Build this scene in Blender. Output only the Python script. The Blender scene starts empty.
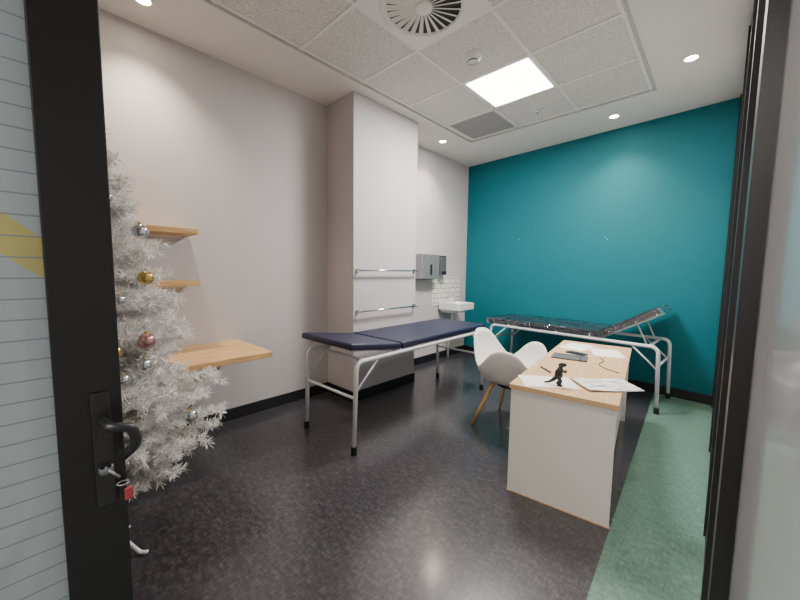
import bpy, bmesh, math, random
import numpy as np
from mathutils import Vector, Matrix, noise
random.seed(4)
H=2.94; W=3.03; D=4.73; D2=4.53; YF=-0.78
# ------------------------------------------------------------------ materials
def S(r,g,b):
    f=lambda c:(c/255/12.92 if c/255<=0.04045 else ((c/255+0.055)/1.055)**2.4)
    return (f(r),f(g),f(b),1)
def mat(name,col,rough=.5,metal=0,emit=None,es=0,spec=.5,alpha=1,trans=0,coat=0):
    m=bpy.data.materials.new(name);m.use_nodes=True
    b=m.node_tree.nodes['Principled BSDF']
    b.inputs['Base Color'].default_value=col;b.inputs['Roughness'].default_value=rough
    b.inputs['Metallic'].default_value=metal;b.inputs['Specular IOR Level'].default_value=spec
    b.inputs['Alpha'].default_value=alpha;b.inputs['Transmission Weight'].default_value=trans
    b.inputs['Coat Weight'].default_value=coat
    if emit: b.inputs['Emission Color'].default_value=emit;b.inputs['Emission Strength'].default_value=es
    return m
def nodes(m): return m.node_tree.nodes,m.node_tree.links,m.node_tree.nodes['Principled BSDF']
def noisy(name,c1,c2,scale=(1,1,1),ns=20,rough=.5,bump=0,detail=4,lo=.35,hi=.65,spec=.5,rot=(0,0,0),coat=0):
    m=mat(name,c1,rough,spec=spec,coat=coat);N,L,b=nodes(m)
    tc=N.new('ShaderNodeTexCoord');mp=N.new('ShaderNodeMapping');mp.inputs['Scale'].default_value=scale;mp.inputs['Rotation'].default_value=rot
    nz=N.new('ShaderNodeTexNoise');nz.inputs['Scale'].default_value=ns;nz.inputs['Detail'].default_value=detail
    cr=N.new('ShaderNodeValToRGB');cr.color_ramp.elements[0].position=lo;cr.color_ramp.elements[1].position=hi
    cr.color_ramp.elements[0].color=c1;cr.color_ramp.elements[1].color=c2
    L.new(tc.outputs['Object'],mp.inputs['Vector']);L.new(mp.outputs['Vector'],nz.inputs['Vector'])
    L.new(nz.outputs['Fac'],cr.inputs['Fac']);L.new(cr.outputs['Color'],b.inputs['Base Color'])
    if bump:
        bp=N.new('ShaderNodeBump');bp.inputs['Strength'].default_value=bump;bp.inputs['Distance'].default_value=.004
        L.new(nz.outputs['Fac'],bp.inputs['Height']);L.new(bp.outputs['Normal'],b.inputs['Normal'])
    return m
M={}
M['wall']=noisy('wall_paint_warm_grey',S(195,189,189),S(199,193,193),ns=60,rough=.75,bump=.05,spec=.25)
M['ceil']=mat('ceiling_white',S(230,226,221),.8,spec=.2)
M['teal']=noisy('wall_paint_teal',S(0,103,114),S(0,106,117),ns=60,rough=.6,bump=.05,spec=.3)
M['tile']=noisy('acoustic_tile',S(188,186,182),S(228,226,222),ns=130,rough=.9,bump=.4,detail=3,lo=.38,hi=.54,spec=.1)
M['tbar']=mat('tbar_white',S(232,230,226),.5)
M['trimg']=mat('trim_light_grey',S(192,189,185),.5)
M['black']=mat('black_aluminium',S(14,14,16),.4)
M['skirt']=mat('skirting_black',S(26,26,30),.4)
M['chrome']=mat('chrome',(.75,.75,.76,1),.15,1)
M['steel']=mat('brushed_steel',(.33,.33,.34,1),.5,.6)
M['navy']=noisy('navy_vinyl',S(22,26,54),S(27,31,62),ns=30,rough=.42,bump=.05)
M['blackvinyl']=noisy('black_vinyl',S(20,22,34),S(28,31,46),ns=9,rough=.3,bump=.1)
def wrapmat():
    m=bpy.data.materials.new('clear_plastic_wrap');m.use_nodes=True;N=m.node_tree.nodes;L=m.node_tree.links
    N.remove(N['Principled BSDF']);out=N['Material Output']
    t=N.new('ShaderNodeBsdfTransparent');g=N.new('ShaderNodeBsdfGlossy');g.inputs['Roughness'].default_value=.16;g.inputs['Color'].default_value=(.92,.96,1,1)
    tc=N.new('ShaderNodeTexCoord');mp=N.new('ShaderNodeMapping');mp.inputs['Scale'].default_value=(1.6,.7,1)
    nz=N.new('ShaderNodeTexNoise');nz.inputs['Scale'].default_value=9;nz.inputs['Detail'].default_value=4;nz.inputs['Distortion'].default_value=1.2
    bp=N.new('ShaderNodeBump');bp.inputs['Strength'].default_value=1;bp.inputs['Distance'].default_value=.05
    L.new(tc.outputs['Object'],mp.inputs[0]);L.new(mp.outputs[0],nz.inputs['Vector']);L.new(nz.outputs['Fac'],bp.inputs['Height']);L.new(bp.outputs[0],g.inputs['Normal'])
    fr=N.new('ShaderNodeFresnel');fr.inputs['IOR'].default_value=1.55
    ad=N.new('ShaderNodeMath');ad.operation='ADD';ad.inputs[1].default_value=.10;ad.use_clamp=True;L.new(fr.outputs[0],ad.inputs[0])
    mx=N.new('ShaderNodeMixShader');L.new(ad.outputs[0],mx.inputs[0]);L.new(t.outputs[0],mx.inputs[1]);L.new(g.outputs[0],mx.inputs[2]);L.new(mx.outputs[0],out.inputs['Surface'])
    return m
M['wrap']=wrapmat()
M['tubewhite']=mat('white_powdercoat',S(222,224,226),.35)
M['rubber']=mat('black_rubber',S(14,14,15),.7)
M['white']=mat('white_laminate',S(226,222,217),.4)
M['plastic']=mat('white_plastic',S(232,230,226),.35)
M['ceramic']=mat('ceramic_white',S(238,238,236),.12,coat=.5)
M['paper']=mat('paper',S(238,236,232),.8)
M['greyp']=mat('grey_plastic',S(88,90,92),.4)
M['grille']=mat('grille_grey',S(176,176,174),.5)
M['darkp']=mat('dark_plastic',S(30,31,33),.4)
M['light']=mat('panel_light',S(255,250,240),.5,emit=(1,.97,.9,1),es=16)
M['lamp']=mat('downlight_lens',S(255,245,220),.5,emit=(1,.86,.64,1),es=100)
M['needle']=mat('tinsel_white',S(246,243,240),.6)
M['gold']=mat('gold_bauble',S(214,180,110),.22,.8)
M['silver']=mat('silver_bauble',S(215,215,220),.15,.9)
M['pink']=mat('rose_bauble',S(196,150,150),.22,.7)
M['red']=mat('red_tag',S(168,60,70),.4)
M['void']=mat('duct_dark',S(70,68,64),.8)
M['oak']=noisy('oak_wood',S(200,154,98),S(226,186,132),scale=(14,1.2,14),ns=6,rough=.45,bump=.05,detail=6)
M['oakx']=noisy('oak_desk_top',S(198,158,114),S(218,182,138),scale=(14,1.2,14),ns=6,rough=.4,detail=6)
def vinyl(name,a,b_,c,rough,coat=0):
    m=mat(name,a,rough,spec=.5,coat=coat);N,L,b=nodes(m);b.inputs['Coat Roughness'].default_value=.16
    tc=N.new('ShaderNodeTexCoord')
    def nz(scale,ns,rot):
        mp=N.new('ShaderNodeMapping');mp.inputs['Scale'].default_value=scale;mp.inputs['Rotation'].default_value=(0,0,rot)
        n=N.new('ShaderNodeTexNoise');n.inputs['Scale'].default_value=ns;n.inputs['Detail'].default_value=6;n.inputs['Roughness'].default_value=.75
        L.new(tc.outputs['Object'],mp.inputs['Vector']);L.new(mp.outputs['Vector'],n.inputs['Vector']);return n
    n1=nz((7,1.6,1),13,.35);n2=nz((1.6,4,1),12,.6)
    mx=N.new('ShaderNodeMath');mx.operation='ADD';L.new(n1.outputs['Fac'],mx.inputs[0]);L.new(n2.outputs['Fac'],mx.inputs[1])
    hf=N.new('ShaderNodeMath');hf.operation='MULTIPLY';hf.inputs[1].default_value=.5;L.new(mx.outputs[0],hf.inputs[0])
    cr=N.new('ShaderNodeValToRGB');e=cr.color_ramp.elements
    e[0].position=.38;e[0].color=a;e[1].position=.64;e[1].color=c;k=e.new(.5);k.color=b_
    L.new(hf.outputs[0],cr.inputs['Fac']);L.new(cr.outputs['Color'],b.inputs['Base Color'])
    bp=N.new('ShaderNodeBump');bp.inputs['Strength'].default_value=.05;bp.inputs['Distance'].default_value=.002
    L.new(hf.outputs[0],bp.inputs['Height']);L.new(bp.outputs['Normal'],b.inputs['Normal'])
    return m
M['floor']=vinyl('floor_vinyl_charcoal',S(36,35,39),S(54,52,57),S(92,88,92),.28,.6)
M['green']=vinyl('floor_vinyl_green',S(76,106,95),S(92,124,112),S(116,148,134),.34,.2)
def film():
    m=mat('door_film',S(170,184,188),.25);N,L,b=nodes(m)
    tc=N.new('ShaderNodeTexCoord');sp=N.new('ShaderNodeSeparateXYZ');L.new(tc.outputs['Object'],sp.inputs[0])
    def mt(op,a,bb):
        n=N.new('ShaderNodeMath');n.operation=op
        for i,v in enumerate((a,bb)):
            if isinstance(v,(int,float)): n.inputs[i].default_value=v
            elif v is not None: L.new(v,n.inputs[i])
        return n.outputs[0]
    ln=mt('LESS_THAN',mt('FRACT',mt('DIVIDE',sp.outputs['Z'],.032),None),.07)
    dg=mt('ADD',sp.outputs['Z'],mt('MULTIPLY',sp.outputs['Y'],.9))
    st=mt('MULTIPLY',mt('GREATER_THAN',dg,1.285),mt('LESS_THAN',dg,1.35))
    m1=N.new('ShaderNodeMixRGB');m1.inputs[1].default_value=S(164,176,180);m1.inputs[2].default_value=S(184,176,110);L.new(st,m1.inputs[0])
    m2=N.new('ShaderNodeMixRGB');L.new(m1.outputs[0],m2.inputs[1]);m2.inputs[2].default_value=S(130,140,146);L.new(ln,m2.inputs[0])
    L.new(m2.outputs[0],b.inputs['Base Color']);return m
M['film']=film()
M['frost']=mat('frosted_glass',S(198,198,199),.08,spec=.5)
def subway():
    m=mat('subway_tile',S(235,235,230),.15);N,L,b=nodes(m)
    tc=N.new('ShaderNodeTexCoord')
    sp=N.new('ShaderNodeSeparateXYZ');cb=N.new('ShaderNodeCombineXYZ');L.new(tc.outputs['Object'],sp.inputs[0])
    L.new(sp.outputs['Y'],cb.inputs['X']);L.new(sp.outputs['Z'],cb.inputs['Y'])
    br=N.new('ShaderNodeTexBrick');br.inputs['Scale'].default_value=1;br.inputs['Brick Width'].default_value=.15;br.inputs['Row Height'].default_value=.07
    br.inputs['Mortar Size'].default_value=.004;br.inputs['Color1'].default_value=S(235,232,220);br.inputs['Color2'].default_value=S(228,225,214);br.inputs['Mortar'].default_value=S(130,130,128)
    L.new(cb.outputs[0],br.inputs['Vector']);L.new(br.outputs['Color'],b.inputs['Base Color']);return m
M['subway']=subway()
def printed():
    m=mat('printed_brochure',S(240,240,238),.6);N,L,b=nodes(m)
    tc=N.new('ShaderNodeTexCoord');mp=N.new('ShaderNodeMapping');mp.inputs['Scale'].default_value=(9,70,1)
    n=N.new('ShaderNodeTexNoise');n.inputs['Scale'].default_value=1
    cr=N.new('ShaderNodeValToRGB');cr.color_ramp.elements[0].color=S(140,142,150);cr.color_ramp.elements[1].color=S(238,237,234);cr.color_ramp.elements[0].position=.42;cr.color_ramp.elements[1].position=.5
    L.new(tc.outputs['Object'],mp.inputs[0]);L.new(mp.outputs[0],n.inputs[0]);L.new(n.outputs['Fac'],cr.inputs[0]);L.new(cr.outputs[0],b.inputs['Base Color']);return m
M['print']=printed()
# ------------------------------------------------------------------ geometry helpers
def link(o,parent=None):
    bpy.context.collection.objects.link(o)
    if parent: o.parent=parent
    return o
def group(name,loc=(0,0,0),rz=0):
    e=bpy.data.objects.new(name,None);e.location=loc;e.rotation_euler=(0,0,rz);e.empty_display_size=.1;return link(e)
def meshobj(name,verts,faces,m,parent=None,smooth=False):
    me=bpy.data.meshes.new(name);me.from_pydata([tuple(v) for v in verts],[],faces);me.update()
    if m: me.materials.append(M[m])
    if smooth: me.polygons.foreach_set('use_smooth',[True]*len(me.polygons))
    return link(bpy.data.objects.new(name,me),parent)
def bmobj(name,bm,m,parent=None,smooth=False):
    me=bpy.data.meshes.new(name);bm.to_mesh(me);bm.free();me.materials.append(M[m])
    if smooth: me.polygons.foreach_set('use_smooth',[True]*len(me.polygons))
    return link(bpy.data.objects.new(name,me),parent)
def box(name,x0,x1,y0,y1,z0,z1,m,parent=None,bev=0,seg=2,rot=None):
    bm=bmesh.new();bmesh.ops.create_cube(bm,size=1)
    c=Vector(((x0+x1)/2,(y0+y1)/2,(z0+z1)/2))
    for v in bm.verts: v.co=Vector((v.co.x*(x1-x0),v.co.y*(y1-y0),v.co.z*(z1-z0)))
    if bev: bmesh.ops.bevel(bm,geom=list(bm.edges),offset=bev,segments=seg,affect='EDGES',profile=.5)
    for v in bm.verts:
        if rot: v.co=rot@v.co
        v.co+=c
    return bmobj(name,bm,m,parent,smooth=False)
def prism(name,poly,z0,z1,m,parent=None):
    n=len(poly);v=[(x,y,z0) for x,y in poly]+[(x,y,z1) for x,y in poly]
    f=[list(range(n))[::-1],list(range(n,2*n))]+[[i,(i+1)%n,n+(i+1)%n,n+i] for i in range(n)]
    return meshobj(name,v,f,m,parent)
def fillet(pts,r,n=6):
    pts=[Vector(p) for p in pts];out=[pts[0]]
    for i in range(1,len(pts)-1):
        a,b,c=pts[i-1],pts[i],pts[i+1];d1=(a-b);d2=(c-b);rr=min(r,d1.length*.49,d2.length*.49)
        p1=b+d1.normalized()*rr;p2=b+d2.normalized()*rr
        for k in range(n+1):
            t=k/n;out.append(p1*(1-t)**2+b*2*t*(1-t)+p2*t*t)
    out.append(pts[-1]);return out
def tube(name,pts,r,m,parent=None,fr=0,seg=10,r2=None,closed=False):
    P=fillet(pts,fr) if fr else [Vector(p) for p in pts]
    v=[];f=[];n=len(P);prev=None
    for i,p in enumerate(P):
        t=((P[i+1]-p) if i<n-1 else (p-P[i-1])).normalized()
        if 0<i<n-1: t=((P[i+1]-p).normalized()+(p-P[i-1]).normalized()).normalized()
        if prev is None: a=t.orthogonal().normalized()
        else: a=(prev-t*prev.dot(t)).normalized()
        prev=a;b=t.cross(a);rr=r if r2 is None else r+(r2-r)*i/(n-1)
        for k in range(seg):
            an=2*math.pi*k/seg;v.append(p+(a*math.cos(an)+b*math.sin(an))*rr)
    for i in range(n-1):
        for k in range(seg):
            f.append([i*seg+k,i*seg+(k+1)%seg,(i+1)*seg+(k+1)%seg,(i+1)*seg+k])
    f.append(list(range(seg))[::-1]);f.append(list(range((n-1)*seg,n*seg)))
    return meshobj(name,v,f,m,parent,True)
def cyl(name,c,r,h,m,parent=None,seg=24,r2=None,axis='z'):
    d={'z':Vector((0,0,h)),'x':Vector((h,0,0)),'y':Vector((0,h,0))}[axis];c=Vector(c)
    o=tube(name,[c,c+d],r,m,parent,seg=seg,r2=r2);o.data.polygons.foreach_set('use_smooth',[False]*len(o.data.polygons));return o
def lathe(name,prof,m,parent=None,seg=32,c=(0,0,0)):
    v=[];f=[];n=len(prof)
    for k in range(seg):
        a=2*math.pi*k/seg
        for r,z in prof: v.append((c[0]+r*math.cos(a),c[1]+r*math.sin(a),c[2]+z))
    for k in range(seg):
        for i in range(n-1):
            f.append([k*n+i,((k+1)%seg)*n+i,((k+1)%seg)*n+i+1,k*n+i+1])
    return meshobj(name,v,f,m,parent,True)
def ball(name,c,r,m,parent=None,sc=(1,1,1)):
    bm=bmesh.new();bmesh.ops.create_uvsphere(bm,u_segments=24,v_segments=16,radius=r)
    for v in bm.verts: v.co=Vector((v.co.x*sc[0],v.co.y*sc[1],v.co.z*sc[2]))+Vector(c)
    return bmobj(name,bm,m,parent,True)
# ------------------------------------------------------------------ room shell
YB=-3.2
prism('floor',[(-.15,YB),(4.2,YB),(4.2,D+.15),(-.15,D+.15)],-.1,0,'floor')
def sx(y): return 2.69-.045*(y-1.43)
prism('floor_strip',[(sx(YF),YF),(W,YF),(W,D2),(sx(D2),D2+.03)],.0005,.003,'green')
box('wall_left',-.15,0,YB,D+.15,0,H+.1,'wall')
prism('wall_teal',[(0,D),(W+.12,D2-.01),(W+.12,D2+.2),(0,D+.2)],0,H+.1,'teal')
box('wall_column',-.01,.43,2.07,2.98,0,H+.02,'wall')
fx0,fx1,fy0,fy1=.57,2.46,-.4,3.86
C=group('ceiling')
for i,(a,b,c,d) in enumerate([(-.1,fx0,YB,D+.2),(fx1,4.2,YB,D+.2),(fx0,fx1,fy1,D+.2),(fx0,fx1,YB,fy0)]):
    box('plaster_%d'%i,a,b,c,d,H,H+.12,'ceil',C)
gx=[.60,1.22,1.83,2.43];gy=[-.37,.23,.84,1.44,2.04,2.64,3.24,3.83]
box('tile_backing',fx0,fx1,fy0,fy1,H+.06,H+.1,'ceil',C)
k=0
for i in range(3):
    for j in range(7):
        if (i,j) in ((1,5),(1,3),(0,6)): continue
        k+=1;box('tile_%d'%k,gx[i]+.01,gx[i+1]-.01,gy[j]+.01,gy[j+1]-.01,H+.012,H+.05,'tile',C)
for i,x in enumerate(gx): box('tbar_x%d'%i,x-.012,x+.012,fy0,fy1,H+.005,H+.03,'tbar',C)
for j,y in enumerate(gy): box('tbar_y%d'%j,fx0,fx1,y-.012,y+.012,H+.006,H+.031,'tbar',C)
for n,(a,b,c,d) in enumerate([(fx0,gx[0],fy0,fy1),(gx[3],fx1,fy0,fy1),(fx0,fx1,gy[-1],fy1)]): box('edge_%d'%n,a,b,c,d,H+.012,H+.05,'tbar',C)
for n,(a,b,c,d) in enumerate([(fx0-.010,fx0+.004,fy0,fy1),(fx1-.004,fx1+.010,fy0,fy1),(fx0,fx1,fy1-.004,fy1+.010)]):
    box('trim_%d'%n,a,b,c,d,H-.004,H+.02,'trimg',C)
P=group('ceiling_panel_light',(0,0,0))
box('frame',1.232,1.818,2.652,3.228,H+.004,H+.03,'tbar',P)
box('diffuser',1.25,1.80,2.67,3.21,H+.000,H+.006,'light',P)
A=group('ceiling_air_diffuser',(1.525,1.74,H))
box('plate',-.295,.295,-.29,.29,.006,.02,'tbar',A)
lathe('duct_disc',[(0,.004),(.235,.004),(.235,.006)],'void',A,48,(0,0,0))
lathe('rim',[(.232,.006),(.234,-.006),(.255,-.010),(.272,-.004),(.278,.007)],'tbar',A,48)
lathe('hub',[(0,-.012),(.045,-.012),(.055,-.006),(.057,.004)],'tbar',A,32)
for k in range(24):
    a=2*math.pi*k/24
    R=Matrix.Rotation(a,3,'Z')@Matrix.Rotation(math.radians(28),3,'X')
    vs=[R@Vector(p)+Vector((0,0,-.001)) for p in [(.05,-.006,0),(.232,-.022,0),(.232,.022,0),(.05,.006,0),(.05,-.006,.003),(.232,-.022,.003),(.232,.022,.003),(.05,.006,.003)]]
    meshobj('vane_%d'%k,vs,[[0,1,2,3],[7,6,5,4],[0,4,5,1],[1,5,6,2],[2,6,7,3],[3,7,4,0]],'tbar',A)
V=group('ceiling_vent_grille',(0,0,0))
box('plate',.62,1.21,3.25,3.82,H+.014,H+.03,'greyp',V)
for k in range(27):
    y=3.27+k*.0205;box('slat_%d'%k,.64,1.19,y,y+.011,H+.006,H+.016,'grille',V)
for n,(a,b,c,d) in enumerate([(.615,.64,3.25,3.82),(1.19,1.215,3.25,3.82),(.615,1.215,3.25,3.27),(.615,1.215,3.80,3.82)]): box('rim_%d'%n,a,b,c,d,H,H+.02,'tbar',V)
o=group('smoke_detector',(1.50,2.37,H+.012));lathe('base',[(0,-.05),(.035,-.05),(.052,-.035),(.065,-.02),(.07,0),(.07,.001)],'plastic',o);lathe('ring',[(.038,-.051),(.043,-.045),(.036,-.04)],'greyp',o)
o=group('ceiling_sprinkler',(1.52,3.56,H+.012));lathe('rose',[(0,-.006),(.035,-.006),(.042,0)],'plastic',o);tube('stem',[(0,0,-.004),(0,0,-.03)],.008,'chrome',o);lathe('deflector',[(0,-.030),(.016,-.031),(.016,-.034),(0,-.034)],'chrome',o)
DL=[(2.72,3.49),(2.07,4.22),(.32,3.60),(.29,.53),(2.72,1.2)]
for i,(x,y) in enumerate(DL):
    o=group('downlight' if i==0 else 'downlight.%03d'%i,(x,y,H))
    lathe('bezel',[(.038,.002),(.040,-.004),(.050,-.006),(.055,.0)],'ceil',o);lathe('lens',[(0,-.001),(.039,-.001),(.039,.001)],'lamp',o)
    l=bpy.data.lights.new('downlight_beam','SPOT');l.energy=90 if i!=3 else 112;l.spot_size=math.radians(115);l.spot_blend=1;l.shadow_soft_size=.05;l.color=(1,.86,.69)
    lo=bpy.data.objects.new('beam',l);lo.location=(0,0,-.02);link(lo,o)
l=bpy.data.lights.new('panel_beam','AREA');l.energy=108;l.shape='RECTANGLE';l.size=.54;l.size_y=.54;l.color=(1,.97,.95)
lo=bpy.data.objects.new('panel_beam',l);lo.location=(1.525,2.94,H-.012);link(lo,P)
l=bpy.data.lights.new('added_corridor_fill','AREA');l.energy=145;l.size=1.2;l.color=(1,.95,.89)  # fill light added in the unseen corridor to brighten the room
o=group('added_corridor_fill_panel',(2.2,-1.9,H-.002));box('lens',-.6,.6,-.15,.15,-.01,.002,'light',o)  # out-of-view holder and glowing lens added for the corridor fill
lo=bpy.data.objects.new('beam',l);lo.location=(0,0,-.03);link(lo,o)
# skirting
box('baseboard_left',0,.012,YF,2.07,0,.1,'skirt')
box('baseboard_alcove',0,.012,2.98,D,0,.1,'skirt')
box('baseboard_column_front',0,.442,2.058,2.07,0,.1,'skirt')
box('baseboard_column_side',.43,.442,2.07,2.98,0,.1,'skirt')
prism('baseboard_teal',[(0,D-.012),(W,D2-.012),(W,D2),(0,D)],0,.1,'skirt')
box('wall_front',0,1.1,YF-.1,YF,0,H,'wall')
box('wall_front_lintel',2.17,W,YF-.1,YF,2.4,H,'wall')
o=group('window_front');
box('glass',1.14,2.13,YF-.06,YF-.04,.06,H-.06,'frost',o)
for n,(a,b,c,d) in enumerate([(1.1,1.14,0,H),(2.13,2.17,0,H),(1.14,2.13,0,.06),(1.14,2.13,H-.06,H)]): box('frame_%d'%n,a,b,YF-.09,YF-.01,c,d,'black',o)
box('wall_corridor',-.15,4.2,YB-.1,YB,0,H,'wall')
box('wall_corridor_end',4.2,4.3,YB,YF,0,H,'wall')
o=group('window_partition')
box('glass',W+.006,W+.016,YF,D2,.05,H-.03,'frost',o)
box('rail_bottom',W-.004,W+.05,YF,D2,0,.05,'black',o)
box('rail_top',W-.004,W+.05,YF,D2,H-.04,H,'black',o)
for n,(a,b,xi) in enumerate([(D2-.07,D2-.005,.014),(3.3,3.38,.012),(2.2,2.28,.012),(1.35,1.43,.014),(.74,.82,.016)]): box('post_%d'%n,W-xi,W+.05,a,b,.004,H,'black',o)
box('wall_right_side',W+.05,4.2,YF-.1,YF,0,H,'wall')
# ------------------------------------------------------------------ open door leaf (left foreground)
o=group('door_glazed')
xd0,xd1=2.18,2.225
box('stile_free',xd0,xd1,.006,.090,.01,2.35,'black',o,.002)
box('stile_hinge',xd0,xd1,YF+.01,YF+.10,.01,2.35,'black',o,.002)
box('rail_bottom',xd0,xd1,YF+.10,.006,.01,.12,'black',o)
box('rail_top',xd0,xd1,YF+.10,.006,2.26,2.35,'black',o)
box('pane',xd0+.015,xd1-.012,YF+.10,.006,.12,2.26,'film',o)
box('lock_plate',xd1,xd1+.006,.048,.074,.88,1.085,'darkp',o,.002)
tube('lever',[(xd1+.004,.062,1.035),(xd1+.05,.066,1.035),(xd1+.055,.094,1.032),(xd1+.053,.102,.998),(xd1+.03,.083,.972)],.008,'darkp',o,.018)
lathe('lock_cylinder',[(0,0),(.01,0),(.01,.01)],'steel',o,16,(xd1+.012,.062,.945))
tube('key',[(xd1+.006,.062,.95),(xd1+.024,.066,.95),(xd1+.027,.078,.935)],.0022,'steel',o)
box('key_tag',xd1+.025,xd1+.030,.083,.095,.890,.912,'red',o,.002)
box('key_blade',xd1+.020,xd1+.022,.078,.085,.880,.918,'darkp',o,.001)
lathe('key_ring',[(.008,0),(.0095,.001),(.008,.002)],'steel',o,20,(xd1+.027,.082,.922))
# ------------------------------------------------------------------ shelves
for nm,x1,y0,y1,z0,z1 in [('wall_shelf',.25,.05,.80,1.54,1.58),('wall_shelf.001',.25,.05,.80,1.17,1.21),('wall_desk_shelf',.63,.22,1.15,.655,.695)]:
    o=group(nm);box('board',.001,x1,y0,y1,z0,z1,'oak',o,.003)
    if nm!='wall_desk_shelf': box('cleat',.001,.02,y0+.05,y1-.05,z0-.018,z0,'white',o)
# ------------------------------------------------------------------ towel rails on column
for i,z in enumerate([1.30,.90]):
    o=group('towel_rail' if i==0 else 'towel_rail.001',(.43,2.1,z))
    tube('bar',[(.05,0,0),(.05,.86,0)],.009,'chrome',o)
    for k,y in enumerate((.015,.845)):
        tube('bracket_%d'%k,[(0,y,0),(.055,y,0)],.010,'chrome',o);cyl('rose_%d'%k,(0.001,y,0),.024,.008,'chrome',o,axis='x')
# ------------------------------------------------------------------ sink corner
box('wall_tile_splashback',.0005,.010,3.84,4.55,.80,1.21,'subway')
o=group('wash_basin',(0.012,3.98,.0))
def rrect(x0,x1,y0,y1,r,n=6):
    out=[]
    for cx,cy,a0 in ((x1-r,y1-r,0),(x0+r,y1-r,90),(x0+r,y0+r,180),(x1-r,y0+r,270)):
        for k in range(n+1):
            a=math.radians(a0+90*k/n);out.append((cx+r*math.cos(a),cy+r*math.sin(a)))
    return out
rings=[(rrect(.0,.24,.06,.34,.04),.70),(rrect(0,.32,.02,.38,.04),.735),(rrect(0,.375,0,.40,.03),.755),(rrect(0,.38,0,.40,.03),.845),(rrect(.08,.365,.02,.38,.04),.847),(rrect(.10,.34,.05,.35,.05),.77),(rrect(.16,.25,.13,.27,.04),.745)]
v=[];f=[]
for R_,z in rings: v+=[(x,y,z) for x,y in R_]
n=len(rings[0][0])
for i in range(len(rings)-1):
    for k in range(n): f.append([i*n+k,i*n+(k+1)%n,(i+1)*n+(k+1)%n,(i+1)*n+k])
f.append(list(range(n))[::-1]);f.append(list(range((len(rings)-1)*n,len(rings)*n)))
meshobj('bowl',v,f,'ceramic',o,False)
tube('tap_body',[(.04,.20,.845),(.04,.20,.935),(.05,.20,.955),(.15,.20,.94),(.155,.20,.915)],.012,'chrome',o,.03)
tube('tap_lever',[(.04,.20,.95),(.04,.20,.97),(.08,.20,.99)],.006,'chrome',o,.01)
tube('waste_pipe',[(.12,.20,.70),(.12,.20,.50),(.06,.20,.45),(.06,.20,.0)],.018,'plastic',o,.05)
o=group('paper_towel_dispenser',(0.001,3.44,1.19))
box('housing',0,.15,0,.38,0,.34,'steel',o,.014,3);box('slot',.03,.12,.04,.34,-.004,.006,'darkp',o);box('window',.149,.153,.17,.21,.06,.2,'darkp',o);cyl('lock',(.15,.19,.3),.01,.004,'chrome',o,axis='x')
o=group('soap_dispenser',(0.001,3.90,1.25));box('body',0,.11,0,.14,.0,.26,'greyp',o,.015,3);box('lever',.09,.125,.02,.12,.0,.05,'darkp',o,.006);box('cap',.0,.11,.005,.135,.255,.27,'darkp',o,.005)
# ------------------------------------------------------------------ examination beds
def wrapmesh(name,L,w,h,mtx,o,seed):
    nx,ny,nz=90,36,5;bm=bmesh.new()
    def face(fn,a,b):
        g=[[bm.verts.new(fn(i/a,j/b)) for j in range(b+1)] for i in range(a+1)]
        for i in range(a):
            for j in range(b): bm.faces.new([g[i][j],g[i+1][j],g[i+1][j+1],g[i][j+1]])
    e=.006
    face(lambda s,t:(-e+s*(L+2*e),-e+t*(w+2*e),h+e),nx,ny)
    face(lambda s,t:(-e+s*(L+2*e),-e,-e*.5+t*(h+1.5*e)),nx,nz);face(lambda s,t:(-e+s*(L+2*e),w+e,-e*.5+t*(h+1.5*e)),nx,nz)
    face(lambda s,t:(-e,-e+s*(w+2*e),-e*.5+t*(h+1.5*e)),ny,nz);face(lambda s,t:(L+e,-e+s*(w+2*e),-e*.5+t*(h+1.5*e)),ny,nz)
    bmesh.ops.remove_doubles(bm,verts=bm.verts,dist=1e-4)
    for v in bm.verts:
        p=Vector((v.co.x*16,v.co.y*9+seed,v.co.z*14));n=noise.noise_vector(p)+noise.noise_vector(p*2.3)*.6
        c=Vector((L/2,w/2,h/2));d=Vector((0,0,1)) if v.co.z>h else (v.co-c).normalized()
        v.co+=d*abs(n.x)*.020+Vector((0,0,.001))
        v.co=mtx@v.co
    return bmobj(name,bm,'wrap',o,True)
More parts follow.
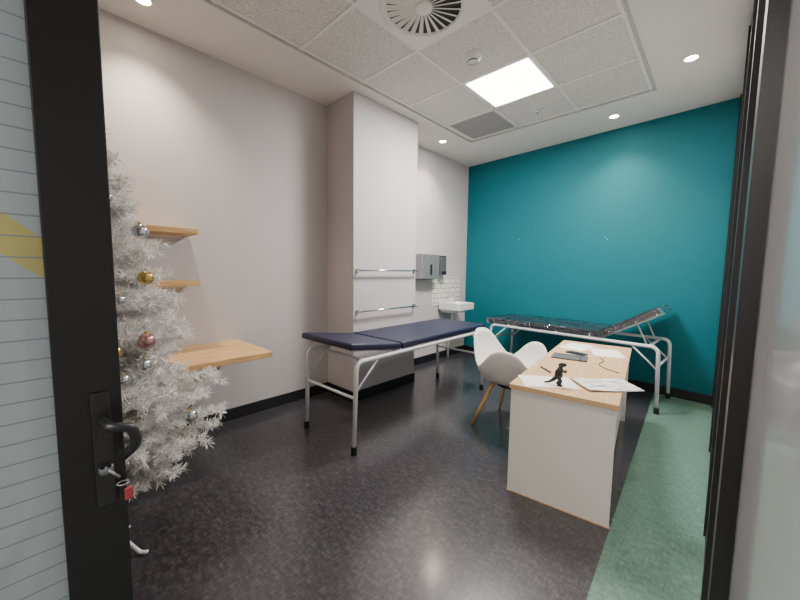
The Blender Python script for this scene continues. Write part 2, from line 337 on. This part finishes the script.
def bed(name,loc,rz,L,w,vin,flap_up,flap_len,zt=.72,wrap=False):
    o=group(name,loc,rz);zf=zt-.075;r=.0165
    fl=flap_len
    box('mattress',fl+.01,L,0,w,zt-.055,zt,vin,o,.016,3)
    rot=Matrix.Rotation(flap_up,3,'Y')
    bm=bmesh.new();bmesh.ops.create_cube(bm,size=1)
    for q in bm.verts: q.co=Vector((q.co.x*fl,q.co.y*w,q.co.z*.05))
    bmesh.ops.bevel(bm,geom=list(bm.edges),offset=.016,segments=3,affect='EDGES',profile=.5)
    for q in bm.verts: q.co=rot@(q.co+Vector((-fl/2,0,.0)))+Vector((fl,w/2,zt-.03))
    bmobj('headrest',bm,vin,o)
    if wrap:
        wrapmesh('plastic_wrap',L-fl-.01,w,.055,Matrix.Translation((fl+.01,0,zt-.055)),o,1)
        wrapmesh('plastic_wrap_headrest',fl,w,.05,Matrix.Translation((fl,w/2,zt-.03))@rot.to_4x4()@Matrix.Translation((-fl,-w/2,-.025)),o,5)
    tip=rot@Vector((-fl*.9,0,-.03))+Vector((fl,0,zt-.03))
    for k,y in enumerate((.08,w-.08)):
        tube('headrest_bar_%d'%k,[(fl,y,zf+.01),(tip.x,y,tip.z-.004)],.010,'tubewhite',o)
    if flap_up>.3:
        for k,y in enumerate((.1,w-.1)):
            m_=rot@Vector((-fl*.6,0,-.04))+Vector((fl,0,zt-.03));tube('stay_%d'%k,[(m_.x,y,m_.z),(fl*.30,y,zf)],.007,'tubewhite',o)
    xa,xb=.06,L-.05
    for k,y in enumerate((.012,w-.012)):
        tube('side_frame_%d'%k,[(xa-.02,y,.03),(xa,y,zf),(xb,y,zf),(xb+.02,y,.03)],r,'tubewhite',o,.07,12)
        for j,x in enumerate((xa-.02,xb+.02)): cyl('foot_%d%d'%(k,j),(x,y,0),.022,.06,'rubber',o,16)
    for k,x in enumerate((xa+.015,xb-.015)):
        tube('cross_low_%d'%k,[(x-.02 if k==0 else x+.02,.012,.40 if flap_up<.3 else .45),(x-.02 if k==0 else x+.02,w-.012,.40 if flap_up<.3 else .45)],.011,'tubewhite',o)
        tube('cross_top_%d'%k,[(x+(.06 if k==0 else -.06),.012,zf),(x+(.06 if k==0 else -.06),w-.012,zf)],.012,'tubewhite',o)
    for k,x in enumerate((fl,(fl+L)/2)): tube('bearer_%d'%k,[(x,.012,zf+.005),(x,w-.012,zf+.005)],.011,'tubewhite',o)
    for k,y in enumerate((.012,w-.012)):
        tube('brace_a%d'%k,[(xa-.01,y,zf-.22),(xa+.22,y,zf)],.008,'tubewhite',o)
        tube('brace_b%d'%k,[(xb+.01,y,zf-.22),(xb-.22,y,zf)],.008,'tubewhite',o)
    return o
b1=bed('examination_bed',(1.205,1.42,0),math.radians(91.2),1.90,.62,'navy',math.radians(8),.52,.735)
b2=bed('examination_bed.001',(2.72,4.46,0),math.radians(176.5),1.86,.60,'blackvinyl',math.radians(31),.56,.70,True)
# ------------------------------------------------------------------ desk
DR=math.radians(7.2)
o=group('office_desk',(2.14,1.845,0),DR)
dw,dl,dh=.54,1.60,.655
box('top',0,dw,0,dl,dh-.028,dh,'oakx',o,.002)
box('end_panel',.008,dw-.010,.012,.03,.006,dh-.028,'white',o)
box('end_panel_base',.004,dw-.006,.010,.032,0,.006,'oakx',o)
box('end_panel_far',.012,dw-.012,dl-.03,dl-.012,0,dh-.028,'white',o)
box('modesty_panel',dw-.06,dw-.042,.03,dl-.03,.06,dh-.028,'white',o)
box('pedestal',.03,dw-.07,.03,.42,.04,dh-.03,'white',o)
for k in range(3):
    z=.06+k*.19;box('drawer_%d'%k,.014,.03,.036,.415,z,z+.18,'white',o,.002);box('handle_%d'%k,.002,.014,.17,.28,z+.13,z+.14,'steel',o)
def ondesk(nm,u,v,a): return group(nm,Vector((2.14,1.845,0))+Matrix.Rotation(DR,3,'Z')@Vector((u,v,dh)),DR+math.radians(a))
p=ondesk('paper_sheet',.17,.17,-62);box('sheet',-.105,.105,-.148,.148,.0005,.002,'paper',p)
p=ondesk('paper_sheet.001',.38,1.24,15);box('sheet',-.105,.105,-.148,.148,.0005,.003,'paper',p)
p=ondesk('paper_sheet.002',.15,1.34,-12);box('sheet',-.105,.105,-.148,.148,.0005,.003,'paper',p)
p=ondesk('brochure',.455,.30,35);box('page_a',-.15,0,-.105,.105,.007,.010,'print',p,rot=Matrix.Rotation(.04,3,'Y'));box('page_b',0.002,.15,-.105,.105,.007,.010,'print',p,rot=Matrix.Rotation(-.04,3,'Y'))
p=ondesk('notebook',.17,.88,4);box('cover',-.12,.12,-.08,.08,.0005,.012,'greyp',p,.003);box('pages',-.116,.116,-.076,.076,.002,.0105,'paper',p);box('band',.07,.078,-.081,.081,.0,.0128,'darkp',p)
p=ondesk('mobile_phone',.19,1.06,70);box('body',-.036,.036,-.074,.074,.0005,.009,'darkp',p,.003);box('screen',-.033,.033,-.069,.069,.009,.0094,'blackvinyl',p)
p=ondesk('pen',.10,.42,40);tube('barrel',[(0,-.07,.006),(0,.06,.006)],.005,'darkp',p);tube('tip',[(0,.06,.006),(0,.072,.005)],.004,'steel',p,r2=.001)
p=ondesk('charging_cable',0,0,0);tube('cord',[(.36,1.02,.003),(.40,.92,.003),(.36,.80,.003),(.42,.70,.003),(.50,.64,.003)],.0028,'darkp',p,.08)
p=ondesk('dinosaur_figurine',.235,.14,20)
tube('tail_body',[(-.075,0,.012),(-.045,0,.018),(-.02,0,.038),(.0,0,.065),(.008,0,.1)],.005,'darkp',p,.02,12,r2=.017)
ball('torso',(0,0,.066),.022,'darkp',p,(1,.8,1.5));ball('head',(.018,0,.122),.014,'darkp',p,(1.6,.8,.9));tube('neck',[(.006,0,.09),(.012,0,.122)],.012,'darkp',p)
for s in (-1,1):
    tube('leg_%d'%(s+1),[(-.004,s*.014,.055),(.012,s*.017,.03),(-.004,s*.018,.004),(.018,s*.018,.003)],.008,'darkp',p,.008)
    tube('arm_%d'%(s+1),[(.012,s*.014,.088),(.034,s*.014,.08),(.04,s*.012,.09)],.004,'darkp',p)
# ------------------------------------------------------------------ tub chair
o=group('tub_chair',(1.765,2.68,0),math.radians(-4))
nph,nt=72,20;v=[];f=[]
def bell(x,c,w,pw=2): 
    d=(x-c+math.pi)%(2*math.pi)-math.pi;return math.exp(-abs(d/w)**pw)
for i in range(nph):
    ph=2*math.pi*i/nph
    back=bell(ph,math.pi,.86,2.8);arm=max(bell(ph,math.radians(72),.70,2.6),bell(ph,-math.radians(72),.70,2.6))
    rim=.46+max(.34*back,.235*arm)+.35*min(.34*back,.235*arm)
    for j in range(nt+1):
        t=j/nt
        flat=min(1,t/.5);up=max(0,(t-.36)/.64);e=up*up*(3-2*up);zz=.5*up*up+.5*up
        r=.20*flat**.9+.075*e+.008*up
        lean=.03*up*bell(ph,math.pi,.9)
        z=.385+.012*flat+(rim-.397)*zz
        v.append((r*1.02*math.cos(ph)-lean,r*1.04*math.sin(ph),z))
for i in range(nph):
    for j in range(nt): f.append([i*(nt+1)+j,((i+1)%nph)*(nt+1)+j,((i+1)%nph)*(nt+1)+j+1,i*(nt+1)+j+1])
sh=meshobj('shell',v,f,'plastic',o,True)
bm=bmesh.new();bm.from_mesh(sh.data);bmesh.ops.remove_doubles(bm,verts=bm.verts,dist=1e-4);bm.to_mesh(sh.data);bm.free()
md=sh.modifiers.new('thick','SOLIDIFY');md.thickness=.012;md.offset=0
cyl('seat_mount',(0,0,.35),.11,.035,'darkp',o)
for sx_ in (-1,1):
    for sy in (-1,1):
        tube('leg_%d%d'%(sx_+1,sy+1),[(sx_*.10,sy*.10,.37),(sx_*.22,sy*.22,.0)],.020,'oak',o,r2=.012)
# ------------------------------------------------------------------ white christmas tree
T=group('christmas_tree',(1.07,.13,0))
rng=np.random.default_rng(7)
def Rz(z):
    if z<.66: return .27+.14*(z-.42)/.24
    return max(.03,.41*((2.0-z)/(2.0-.66))**.8)
segs=[]
z=.46;
while z<1.95:
    R=Rz(z);nb=max(6,int(10*R/.41+5))
    a0=rng.uniform(0,6.28)
    for k in range(nb):
        a=a0+2*math.pi*k/nb+rng.normal(0,.14);L=R*rng.uniform(.72,1.15);el=rng.uniform(-.12,.34)
        d=np.array([math.cos(a)*math.cos(el),math.sin(a)*math.cos(el),math.sin(el)])
        p0=np.array([0,0,z-.04]);n=5;pp=p0
        for s in range(n):
            dd=d+np.array([0,0,-.25+.12*s*1.0]);dd/=np.linalg.norm(dd)
            q=pp+dd*L/n;segs.append((pp,q,1 if s else .25))
            if s>=1:
                for side in (-1,1):
                    tw=np.array([math.cos(a+side*.75),math.sin(a+side*.75),rng.uniform(-.2,.4)]);tl=(.05+.34*R*(1-(s/n)*.75))*rng.uniform(.6,.95)
                    segs.append((q,q+tw*tl*.8,1))
            pp=q
    z+=.054+.016*(1.9-z)/1.5
P0=[];
for a,b,den in segs:
    Ln=np.linalg.norm(b-a);n=int(Ln*900*den)+2
    t=rng.uniform(0,1.03,n)[:,None];base=a+(b-a)*t;dr=(b-a)/Ln
    rv=rng.normal(size=(n,3));rv-=(rv@dr)[:,None]*dr;rv/=np.linalg.norm(rv,axis=1)[:,None]
    nd=rv*.85+dr*.6;nd/=np.linalg.norm(nd,axis=1)[:,None];ln=rng.uniform(.022,.040,n)[:,None]
    sd=np.cross(nd,rng.normal(size=(n,3)));sd/=np.linalg.norm(sd,axis=1)[:,None]
    P0.append(np.stack([base-sd*.0017,base+sd*.0017,base+nd*ln+sd*.0010,base+nd*ln-sd*.0010],1))
V4=np.concatenate(P0).reshape(-1,3);nq=len(V4)//4
me=bpy.data.meshes.new('needles');me.vertices.add(len(V4));me.vertices.foreach_set('co',V4.ravel().astype(np.float32))
me.loops.add(nq*4);me.loops.foreach_set('vertex_index',np.arange(nq*4,dtype=np.int32));me.polygons.add(nq)
me.polygons.foreach_set('loop_start',np.arange(0,nq*4,4,dtype=np.int32));me.update(calc_edges=True);me.validate();me.materials.append(M['needle'])
link(bpy.data.objects.new('needles',me),T)
vv=[];ff=[]
for a,b,_ in segs:
    a=Vector(a);b=Vector(b);d=(b-a).normalized();x=d.orthogonal().normalized();y=d.cross(x);i0=len(vv)
    for c,r in ((a,.003),(b,.002)):
        for k in range(3): an=k*2.094;vv.append(c+(x*math.cos(an)+y*math.sin(an))*r)
    for k in range(3): ff.append([i0+k,i0+(k+1)%3,i0+3+(k+1)%3,i0+3+k])
meshobj('branches',vv,ff,'needle',T)
tube('trunk',[(0,0,.02),(0,0,1.95)],.016,'tubewhite',T,r2=.006)
for k in range(4):
    a=math.radians(52+90*k);c,s=math.cos(a),math.sin(a)
    tube('stand_leg_%d'%k,[(0,0,.16),(c*.05,s*.05,.13),(c*.15,s*.15,.012),(c*.18,s*.18,.012)],.008,'tubewhite',T,.03)
# baubles hung at branch tips: (azimuth deg, height, radius from trunk, size, colour)
def bauble(n,c,r,m):
    ball('bauble_%d'%n,c,r,m,T);cyl('cap_%d'%n,(c[0],c[1],c[2]+r*.95),r*.22,r*.28,'gold' if m!='gold' else 'silver',T,12)
BL=[(30,1.44,.30,.028,'silver'),(28,1.26,.33,.028,'gold'),(22,1.02,.37,.030,'pink'),(20,.93,.37,.026,'silver'),(34,.70,.47,.026,'silver'),(6,1.00,.38,.022,'gold'),(0,1.17,.32,.02,'silver'),(8,.90,.40,.022,'silver'),(2,.66,.42,.022,'silver'),(12,1.18,.33,.020,'silver'),(4,1.35,.28,.02,'gold'),(-2,.80,.42,.02,'gold'),(14,1.56,.24,.02,'silver')]
for i,(az,z,rr,r,m) in enumerate(BL):
    a=math.radians(az);bauble(i,(rr*math.cos(a),rr*math.sin(a),z),r,m)
for i in range(18):
    z=.6+i*.07;a=math.radians(95+(i*137.5)%210);rr=Rz(z)*.97;bauble(40+i,(rr*math.cos(a),rr*math.sin(a),z),.022,['silver','gold','pink'][i%3])
# ------------------------------------------------------------------ small wall marks / fixings
def dirT(x): return D+(D2-D)*x/W
o=group('wall_fixings')
for i,(x,z) in enumerate([(1.98,1.72),(2.0,1.70),(.9,1.76)]):
    cyl('plug_%d'%i,(x,dirT(x)-.002,z),.004,.003,'plastic',o,10,axis='y')
for i,(y,z) in enumerate([(1.33,1.55),(1.55,1.56),(1.56,1.20),(1.35,1.02),(1.1,.55)]): cyl('hole_%d'%i,(-.001,y,z),.004,.004,'greyp',o,8,axis='x')
# ------------------------------------------------------------------ world + camera
w=bpy.data.worlds.new('world');bpy.context.scene.world=w;w.use_nodes=True
w.node_tree.nodes['Background'].inputs[0].default_value=(.9,.93,1,1);w.node_tree.nodes['Background'].inputs[1].default_value=.5
cam=bpy.data.cameras.new('camera');co=bpy.data.objects.new('camera',cam);link(co)
yaw,pit,rol,f_=.754,.086,.0129,339
F=Vector((-math.sin(yaw)*math.cos(pit),math.cos(yaw)*math.cos(pit),-math.sin(pit)));R=Vector((math.cos(yaw),math.sin(yaw),0));U=R.cross(F)
R2=R*math.cos(rol)+U*math.sin(rol);U2=-R*math.sin(rol)+U*math.cos(rol)
mw=Matrix((R2,U2,-F)).transposed().to_4x4();mw.translation=Vector((2.99,0,1.3));co.matrix_world=mw
cam.sensor_width=36;cam.lens=f_*36/800;cam.clip_start=.01
bpy.context.scene.camera=co
print('needles',nq)
